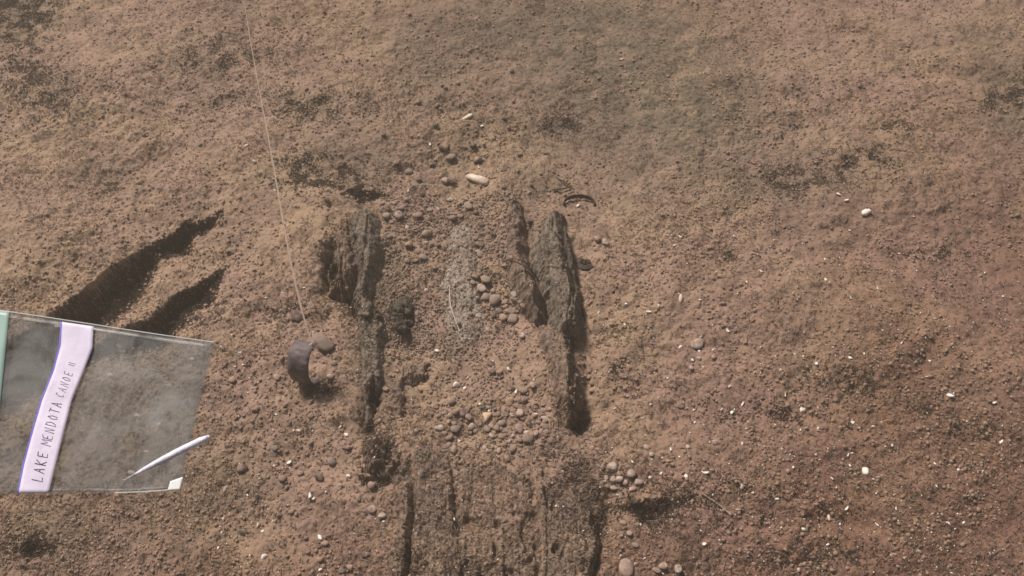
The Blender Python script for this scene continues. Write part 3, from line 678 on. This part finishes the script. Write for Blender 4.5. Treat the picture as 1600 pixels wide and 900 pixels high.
# twigs and curved bark
def bedpts(pl, lift): 
    out = []
    for i, (a, b) in enumerate(pl):
        x, y, z = on_bed(a, b); out.append((x, y, z+(lift[i] if isinstance(lift, list) else lift)))
    return out
tag(tube('twig', [(*P(785, 411, .05), .045), (*P(789, 404, .06), .06), (*P(806, 408, .07), .068), (*P(822, 416, .075), .075), (*P(836, 428, .06), .06), (*P(842, 440, .04), .04)], [.0016, .002, .0024, .0028, .0028, .002], M_twig),
    'thin hooked dark twig lying across the crack of the right hull wall', 'twig')
tag(tube('twig', bedpts([(868, 278), (880, 286), (894, 293)], .006), [.0015, .0025, .002], M_twig), 'short straight dark twig just above the right gunwale', 'twig')
tag(tube('twig', bedpts([(862, 298), (878, 298), (892, 294)], .006), [.0015, .0025, .002], M_twig), 'short dark twig lying level under the straight twig', 'twig')
tag(tube('root', bedpts([(560, 662), (575, 668), (586, 664), (600, 660)], .004), .002, M_twig), 'small dark rootlet above the lump at the lower left hull side', 'root')
# curved strip of bark: an arched ribbon standing on edge
def ribbon(name, path, wv, th, mat, nu=28, nw=8, parent=None, wob=0.0):
    """solid band along a 3-D path (list of points), wv = width vector"""
    path = np.array(path, float); t = np.linspace(0, len(path)-1, nu)
    pc = np.stack([np.interp(t, range(len(path)), path[:, i]) for i in range(3)], 1)
    for _ in range(3): pc[1:-1] = .25*pc[:-2]+.5*pc[1:-1]+.25*pc[2:]
    wv = np.array(wv, float); tg = np.gradient(pc, axis=0); nn = np.cross(tg, wv); nn /= np.linalg.norm(nn, axis=1)[:, None]
    V = []
    for i in range(nu):
        for j in range(nw):
            u = j/(nw-1)-.5; e = math.sqrt(max(0, 1-(2*abs(u))**6))
            jj = wob*(vn(np.array(i*.35), np.array(j*.5), 77)-.5)
            V.append(pc[i]+wv*u+nn[i]*(th*.5*e+jj))
        for j in range(nw-1, -1, -1):
            u = j/(nw-1)-.5; e = math.sqrt(max(0, 1-(2*abs(u))**6))
            jj = wob*(vn(np.array(i*.35), np.array(j*.5), 77)-.5)
            V.append(pc[i]+wv*u-nn[i]*(th*.5*e+.0004-jj))
    R = nw*2; Fs = []
    for i in range(nu-1):
        for j in range(R): k = (j+1) % R; Fs.append((i*R+j, i*R+k, (i+1)*R+k, (i+1)*R+j))
    Fs.append(tuple(range(R))); Fs.append(tuple(range((nu-1)*R, nu*R))[::-1])
    me = bpy.data.meshes.new(name); me.from_pydata([tuple(v) for v in V], [], Fs); me.update()
    for p in me.polygons: p.use_smooth = True
    return link(name, me, mat, parent)
bx, by, bz = on_bed(905, 318)
arc = [(bx+.047*math.cos(a)*1.0, by+.026*math.sin(a)-.004, bz+.006+.004*math.sin(a)) for a in np.linspace(math.radians(190), math.radians(-15), 14)]
tag(ribbon('bark_strip', arc, (0, .004, .013), .004, M_twig, wob=.002), 'dark arched strip of bark standing on edge beside the right gunwale top', 'bark strip')
# dark leaf scrap right of the gunwale
lx, ly, lz = on_bed(916, 418)
def leaf():
    V = []; Fs = []
    out = [(-30, 20), (-26, 4), (-14, 6), (-4, 2), (10, 4), (20, -2), (16, -10), (4, -13), (-10, -12), (-22, -8), (-30, -4)]
    n = len(out)
    for zz in (0, .0022):
        V.append((0-.004, -.003, .007+zz))
        for a, b in out: V.append((a/1000, b/1000, .004+.003*math.sin(a*.3)+zz))
    for i in range(n):
        j = (i+1) % n; Fs.append((n+1, n+2+i, n+2+j)); Fs.append((0, 1+j, 1+i)); Fs.append((1+i, 1+j, n+2+j, n+2+i))
    me = bpy.data.meshes.new('leaf'); me.from_pydata(V, [], Fs); me.update()
    return me
lf = link('leaf', leaf(), M_twig, loc=(lx, ly, lz+.006)); lf.rotation_euler = (.1, -.15, 0)
tag(lf, 'dark curled leaf scrap on the silt right of the right gunwale', 'leaf')

# crumbling dark lump on the canoe floor
def lump(px, py, rx, ry, rz, seed, mat, name, label, cat):
    x, y, z = on_bed(px, py); co, fc = ico(5); r = np.random.default_rng(seed)
    d = 1+.0*co[:, 0]
    for s_, a_ in ((1.6, .30), (3.5, .24), (8, .16), (17, .10), (36, .06)):
        d = d+a_*2*(vn(co[:, 0]*s_+co[:, 2]*s_*.7+9, co[:, 1]*s_-co[:, 2]*s_*.6+5, seed)-.5)
    me = raw_mesh(name, co*d[:, None]*np.array([rx, ry, rz]), fc)
    return tag(link(name, me, mat, loc=(x, y, z+rz*.15)), label, cat)
lump(630, 488, .030, .036, .026, 81, M_woodd, 'wood_lump', 'dark crumbling wood lump standing on the left of the canoe floor', 'wood lump')
lump(632, 512, .026, .020, .022, 82, M_woodd, 'wood_lump', 'smaller dark wood lump directly below the crumbling one', 'wood lump')
lump(915, 412, .016, .012, .012, 83, M_woodd, 'wood_lump', 'small dark wood lump touching the curled leaf scrap', 'wood lump')

# ------------------------------------------------------------------ ring weight on its line
wx_, wy_, wz_ = on_bed(484, 580)
weight = bpy.data.objects.new('ring_weight', None); col.objects.link(weight); weight.location = (wx_, wy_, wz_)
tag(weight, 'dark bent metal band weight on the silt, tied to a pale line', 'weight')
R = .056; ax = Vector((.95, -.28, .10)).normalized()
upv = Vector((0, .25, 1)); upv = (upv-ax*upv.dot(ax)).normalized(); bk = ax.cross(upv).normalized()      # bk points away from the camera (+Y)
if bk.y < 0: bk = -bk
path = []
for a in np.linspace(math.radians(62), math.radians(276), 30):     # from the top at the back, over the near side, to underneath
    p = upv*(R*1.08*math.sin(a)) + bk*(R*.86*math.cos(a))
    path.append((p.x, p.y, p.z+.050))
band = ribbon('metal_band', path, tuple(ax*.062), .0055, M_metal, nu=60, nw=10, parent=weight, wob=.0035)

# the line runs up and away towards the surface
knot = (wx_+path[2][0]+ax.x*.024, wy_+path[2][1]+ax.y*.024, wz_+path[2][2]+.006)
def at_ray(px, py, t): d = ray(px, py); return (d[0]*t, d[1]*t, CAM_H+d[2]*t)
kx, ky = to_px(*knot)
lp = [knot]
kt = knot[1]*CP-(knot[2]-CAM_H)*SP
for (a, b, t) in [(477, 508, kt-.06), (458, 430, kt-.22), (441, 340, kt-.40), (424, 240, kt-.58), (407, 150, kt-.72), (392, 70, kt-.84), (381, 0, kt-.93), (366, -90, kt-1.03), (348, -200, kt-1.12)]:
    lp.append(at_ray(a, b, t))
line = tube('mooring_line', lp, [.0022]+[.0021]*2+[.0018, .0013, .0009, .0006]+[.0004]*3, M_thread)
tag(line, 'thin pale line rising from the dark ring weight towards the water surface', 'line')
kn = [(knot[0]-.016, knot[1]-.004, knot[2]-.006), (knot[0]-.006, knot[1]-.002, knot[2]+.002), (knot[0], knot[1], knot[2]+.003), (knot[0]+.008, knot[1]-.005, knot[2]-.002), (knot[0]+.014, knot[1]-.012, knot[2]-.012)]
tube('knot', kn, .0018, M_thread, line)
tl = [(knot[0], knot[1], knot[2]), (knot[0]+.003, knot[1]+.006, knot[2]+.014), (knot[0]+.002, knot[1]+.010, knot[2]+.030), (knot[0]+.007, knot[1]+.013, knot[2]+.042)]
tube('line_tail', tl, .0019, M_thread, line)

# pale scratch in the floor timber and a stray strand or two
tag(tube('fibre_strand', bedpts([(703, 448), (702, 468), (706, 485), (712, 502), (718, 518)], .004), .0013, M_thread), 'pale thin fibre strand on the worn floor timber', 'fibre strand')
tag(tube('fibre_strand', bedpts([(1096, 772), (1112, 782), (1130, 795), (1142, 806)], .004), .0022, M_fibre), 'light brown fibre strand on the silt right of the dark hollow', 'fibre strand')

# ------------------------------------------------------------------ sample bag held in front, left
m, N, L, b = new_mat('bag_film')
b.inputs['Base Color'].default_value = (.50, .53, .54, 1); b.inputs['Roughness'].default_value = .25
tr = N.new('ShaderNodeBsdfTransparent'); tr.inputs[0].default_value = (.85, .86, .86, 1)
mx = N.new('ShaderNodeMixShader'); mx.inputs[0].default_value = .14
L.new(tr.outputs[0], mx.inputs[1]); L.new(b.outputs[0], mx.inputs[2]); L.new(mx.outputs[0], N['Material Output'].inputs[0])
tcn = N.new('ShaderNodeTexCoord')
L.new(ramp(N, L, nz(N, L, tcn.outputs['Object'], 22, 5, .7, .8), .30, 2.3), mx.inputs[0])
M_film = m; b.inputs['Base Color'].default_value = (.55, .55, .54, 1)
def film(name, c, fac, rough=.4):
    m, N, L, b = new_mat(name); b.inputs['Base Color'].default_value = c+(1,); b.inputs['Roughness'].default_value = rough
    tr = N.new('ShaderNodeBsdfTransparent'); mx = N.new('ShaderNodeMixShader'); mx.inputs[0].default_value = fac
    L.new(tr.outputs[0], mx.inputs[1]); L.new(b.outputs[0], mx.inputs[2]); L.new(mx.outputs[0], N['Material Output'].inputs[0])
    return m
M_seal = film('bag_seal', (.42, .62, .58), .62)
M_edge = film('bag_weld', (.70, .74, .74), .55)
M_label = make_simple('label_tape', (.76, .72, .89), (.62, .58, .73), 34, .6, .0002)
M_blue = make_simple('label_edge', (.16, .16, .75), (.2, .2, .7), 30, .6, .0002)
M_ink = make_simple('ink', (.045, .03, .075), (.07, .05, .11), 80, .6, .0001)
M_white = make_simple('white_plastic', (.90, .90, .96), (.60, .60, .74), 260, .5, .0006)
M_flap = film('bag_corner', (.84, .90, .90), .85); M_smudge = film('smudge', (.72, .66, .62), .16)
# plane of the bag, about a metre from the lens, tipped back
bc = np.array(at_ray(140, 640, .98)); bn = np.array([-.05, -.22, .97]); bn /= np.linalg.norm(bn)
def on_bag(px, py, off=0.0):
    d = ray(px, py); o = np.array([0, 0, CAM_H]); q = bc+bn*off
    t = np.dot(q-o, bn)/np.dot(d, bn); p = o+d*t
    return p
root = bpy.data.objects.new('sample_bag', None); col.objects.link(root); root.location = tuple(bc)
tag(root, 'clear plastic sample bag with a handwritten white label strip at the left edge', 'bag')
def sheet(name, top, bot, offs, mat, th=.0003, nu=40, nv=30, wob=.0018, seed=5, parent=root):
    """band between two pixel polylines on the bag's plane, with its own small thickness"""
    top = np.array(top, float); bot = np.array(bot, float); V = []; Fs = []
    for side in (0, 1):
        for j in range(nv):
            v = j/(nv-1)
            for i in range(nu):
                u = i/(nu-1)*(len(top)-1); 
                a = np.array([np.interp(u, range(len(top)), top[:, k]) for k in (0, 1)])
                u2 = i/(nu-1)*(len(bot)-1); c = np.array([np.interp(u2, range(len(bot)), bot[:, k]) for k in (0, 1)])
                q = a*(1-v)+c*v
                wv = wob*(fbm(np.array(q[0]), np.array(q[1]), .022, 2, seed)-.5)*2
                p = on_bag(q[0], q[1], offs+wv)-bn*(th*side)
                V.append(tuple(p-bc))
    n = nu*nv
    for j in range(nv-1):
        for i in range(nu-1):
            a = j*nu+i; Fs.append((a, a+1, a+nu+1, a+nu)); Fs.append((n+a, n+a+nu, n+a+nu+1, n+a+1))
    for i in range(nu-1):
        Fs.append((i, n+i, n+i+1, i+1)); a = (nv-1)*nu+i; Fs.append((a, a+1, n+a+1, n+a))
    for j in range(nv-1):
        a = j*nu; Fs.append((a, a+nu, n+a+nu, n+a)); a = j*nu+nu-1; Fs.append((a, n+a, n+a+nu, a+nu))
    me = bpy.data.meshes.new(name); me.from_pydata(V, [], Fs); me.update()
    for p in me.polygons: p.use_smooth = True
    return link(name, me, mat, parent)
TOP = [(-60, 476), (0, 485), (110, 501), (220, 519), (335, 535)]
BOT = [(-60, 772), (30, 771), (130, 770), (200, 770), (280, 764)]
sheet('front_film', TOP, BOT, .0025, M_film, seed=5, wob=.0012)
sheet('back_film', [(-60, 477), (0, 487), (110, 503), (220, 521), (332, 537)], [(-60, 771), (30, 770), (130, 769), (200, 769), (279, 763)], -.0025, M_film, seed=6, wob=.0015)
sheet('zip_seal', [(-8, 484), (14, 487)], [(-60, 690), (-8, 700)], .0042, M_seal, th=.0015, nu=6, nv=30, wob=.0005)
tp = lambda pts, w: [tuple(on_bag(a, b, .003)-bc) for a, b in pts]
tube('edge_weld', tp([(-60, 476), (110, 501), (220, 519), (335, 535)], 0), .0006, M_edge, root)
tube('edge_weld', tp([(335, 535), (333, 600), (328, 655), (322, 690), (300, 740), (280, 765)], 0), .0004, M_film, root)
tube('edge_weld', tp([(180, 770), (230, 769), (280, 764)], 0), .0006, M_edge, root)
sheet('corner_flap', [(266, 752), (286, 745)], [(262, 766), (281, 765)], .0045, M_flap, nu=8, nv=8, wob=.0006)
# label strip: left and right edges of the tape from the top of the bag to its foot
LE = [(97, 503), (95, 540), (84, 580), (66, 625), (50, 680), (38, 725), (29, 770)]
RE = [(146, 510), (144, 545), (130, 582), (112, 625), (97, 685), (87, 725), (76, 770)]
lab = sheet('label_strip', LE, RE, .0052, M_label, nu=50, nv=10, wob=.0004)
sheet('strip_edge', [(a-2.6, b) for a, b in LE], [(a-.3, b) for a, b in LE], .0050, M_blue, nu=50, nv=3, wob=.0003)
# handwriting: strokes on a unit square, x along the text, y up
G = {'L': [[(0, 1), (0, 0), (.7, .05)]], 'A': [[(0, 0), (.4, 1), (.8, 0)], [(.15, .4), (.65, .4)]], 'K': [[(0, 1), (.05, 0)], [(.7, .95), (.05, .45), (.75, 0)]],
     'E': [[(.7, 1), (0, .95), (.05, 0), (.7, .05)], [(.02, .5), (.55, .52)]], 'M': [[(0, 0), (.1, 1), (.45, .35), (.8, 1), (.9, 0)]], 'N': [[(0, 0), (.05, 1), (.7, 0), (.72, 1)]],
     'D': [[(0, 1), (.05, 0), (.5, .1), (.75, .5), (.5, .9), (0, 1)]], 'O': [[(.35, 1), (.02, .6), (.2, .05), (.6, .1), (.7, .6), (.35, 1)]], 'T': [[(0, 1), (.85, .97)], [(.42, 1), (.4, 0)]],
     'C': [[(.7, .9), (.3, 1), (.02, .5), (.25, .02), (.7, .12)]], 'I': [[(.25, 1), (.25, 0)]]}
def centre(s, off):          # position along the strip (pixels from the foot) and across it
    le = np.array(LE[::-1], float); re = np.array(RE[::-1], float); mid = (le+re)/2
    seg = np.hypot(*np.diff(mid, axis=0).T); cum = np.concatenate([[0], np.cumsum(seg)])
    a = [np.interp(s, cum, mid[:, k]) for k in (0, 1)]; bq = [np.interp(s+6, cum, mid[:, k]) for k in (0, 1)]
    d = np.array(bq)-np.array(a); d /= np.hypot(*d); nrm = np.array([d[1], -d[0]])    # to the letter's top: left
    nrm = nrm if nrm[0] < 0 else -nrm
    return np.array(a)+nrm*off
wr = []
s = 20; rl = random.Random(4)
for wi, (word, hgt, wid, gap, off) in enumerate((('LAKE', 17, 9.5, 3.2, -9), ('MENDOTA', 16, 8.2, 2.3, -9), ('CANOE', 13.5, 6.8, 2.2, -8), ('II', 11, 5.0, .2, -7))):
    for ch in word:
        for st in G[ch]:
            wr.append(([tuple(centre(s+p[0]*wid*(.9 if ch != 'M' else 1.15), off+p[1]*hgt+rl.uniform(-.6, .6))) for p in st], [.00036, .00036, .00028, .00026][wi]))
        s += wid+gap-(2 if ch == 'I' else 0)
    s += 6
parts = []
for pts, r_ in wr:
    cu = tube('handwriting', [tuple(on_bag(a, b_, .0054)-bc) for a, b_ in pts], r_, M_ink, None, sub=2)
    me = cu.data; co = np.zeros(len(me.vertices)*3); me.vertices.foreach_get('co', co)
    parts.append((co.reshape(-1, 3), [tuple(p.vertices) for p in me.polygons])); bpy.data.objects.remove(cu)
V = []; Fs = []
for co, fs in parts:
    o_ = len(V); V += [tuple(c) for c in co]; Fs += [tuple(i+o_ for i in f) for f in fs]
me = bpy.data.meshes.new('handwriting'); me.from_pydata(V, [], Fs); me.update()
link('handwriting', me, M_ink, lab)
# silt smudges and specks stuck to the film
for a_, b_, w_, h_ in ((214, 648, 4, 3), (205, 737, 5, 4), (172, 585, 4, 3), (300, 560, 3, 3), (248, 662, 3, 2), (228, 705, 4, 2), (90, 509, 5, 3)):
    q = [tuple(on_bag(a_+w_*math.cos(t)*(1+.3*math.sin(3*t)), b_+h_*math.sin(t)*(1+.3*math.cos(2*t)), .0042)-bc) for t in np.linspace(0, 6.0, 9)]
    q2 = [tuple(np.array(v)+bn*.0007) for v in q]; n = 9
    me = bpy.data.meshes.new('smudge'); me.from_pydata(q+q2, [], [tuple(range(n)), tuple(range(2*n-1, n-1, -1))]+[(i, (i+1) % n, n+(i+1) % n, n+i) for i in range(n)]); me.update()
    link('smudge', me, M_smudge, root)
# slender white stick in the bag's lower corner
def stick():
    a = on_bag(194, 751, 0)-bc; c = on_bag(328, 682, 0)-bc
    n = 14; pth = [tuple(a*(1-t)+c*t+np.array([0, 0, .0016*math.sin(t*math.pi)])) for t in np.linspace(0, 1, n)]
    rad = [.0008+.0029*math.sin(min(1, t*1.5)*math.pi/2) for t in np.linspace(0, 1, n)]
    rad[-1] = .0018
    o = tube('plastic_stick', pth, rad, M_white, None)
    o.location = tuple(bc); return o
stk = tag(stick(), 'slender white tapered stick lying in the lower corner of the clear bag', 'stick')

# ------------------------------------------------------------------ murky lake water
def haze(density):
    import bmesh
    bm = bmesh.new(); bmesh.ops.create_cube(bm, size=1)
    for v in bm.verts: v.co = (v.co.x*60, v.co.y*60, -1.4 if v.co.z < 0 else 2.75)
    me = bpy.data.meshes.new('haze'); bm.to_mesh(me); bm.free()
    m = bpy.data.materials.new('lake_water'); m.use_nodes = True; N = m.node_tree.nodes; N.remove(N['Principled BSDF'])
    v = N.new('ShaderNodeVolumePrincipled'); v.inputs['Density'].default_value = density; v.inputs['Color'].default_value = (.82, .74, .60, 1)
    v.inputs['Anisotropy'].default_value = .3
    m.node_tree.links.new(v.outputs[0], N['Material Output'].inputs['Volume'])
    return tag(link('haze', me, m), kind='stuff')
HAZE = .052
if HAZE: haze(HAZE)
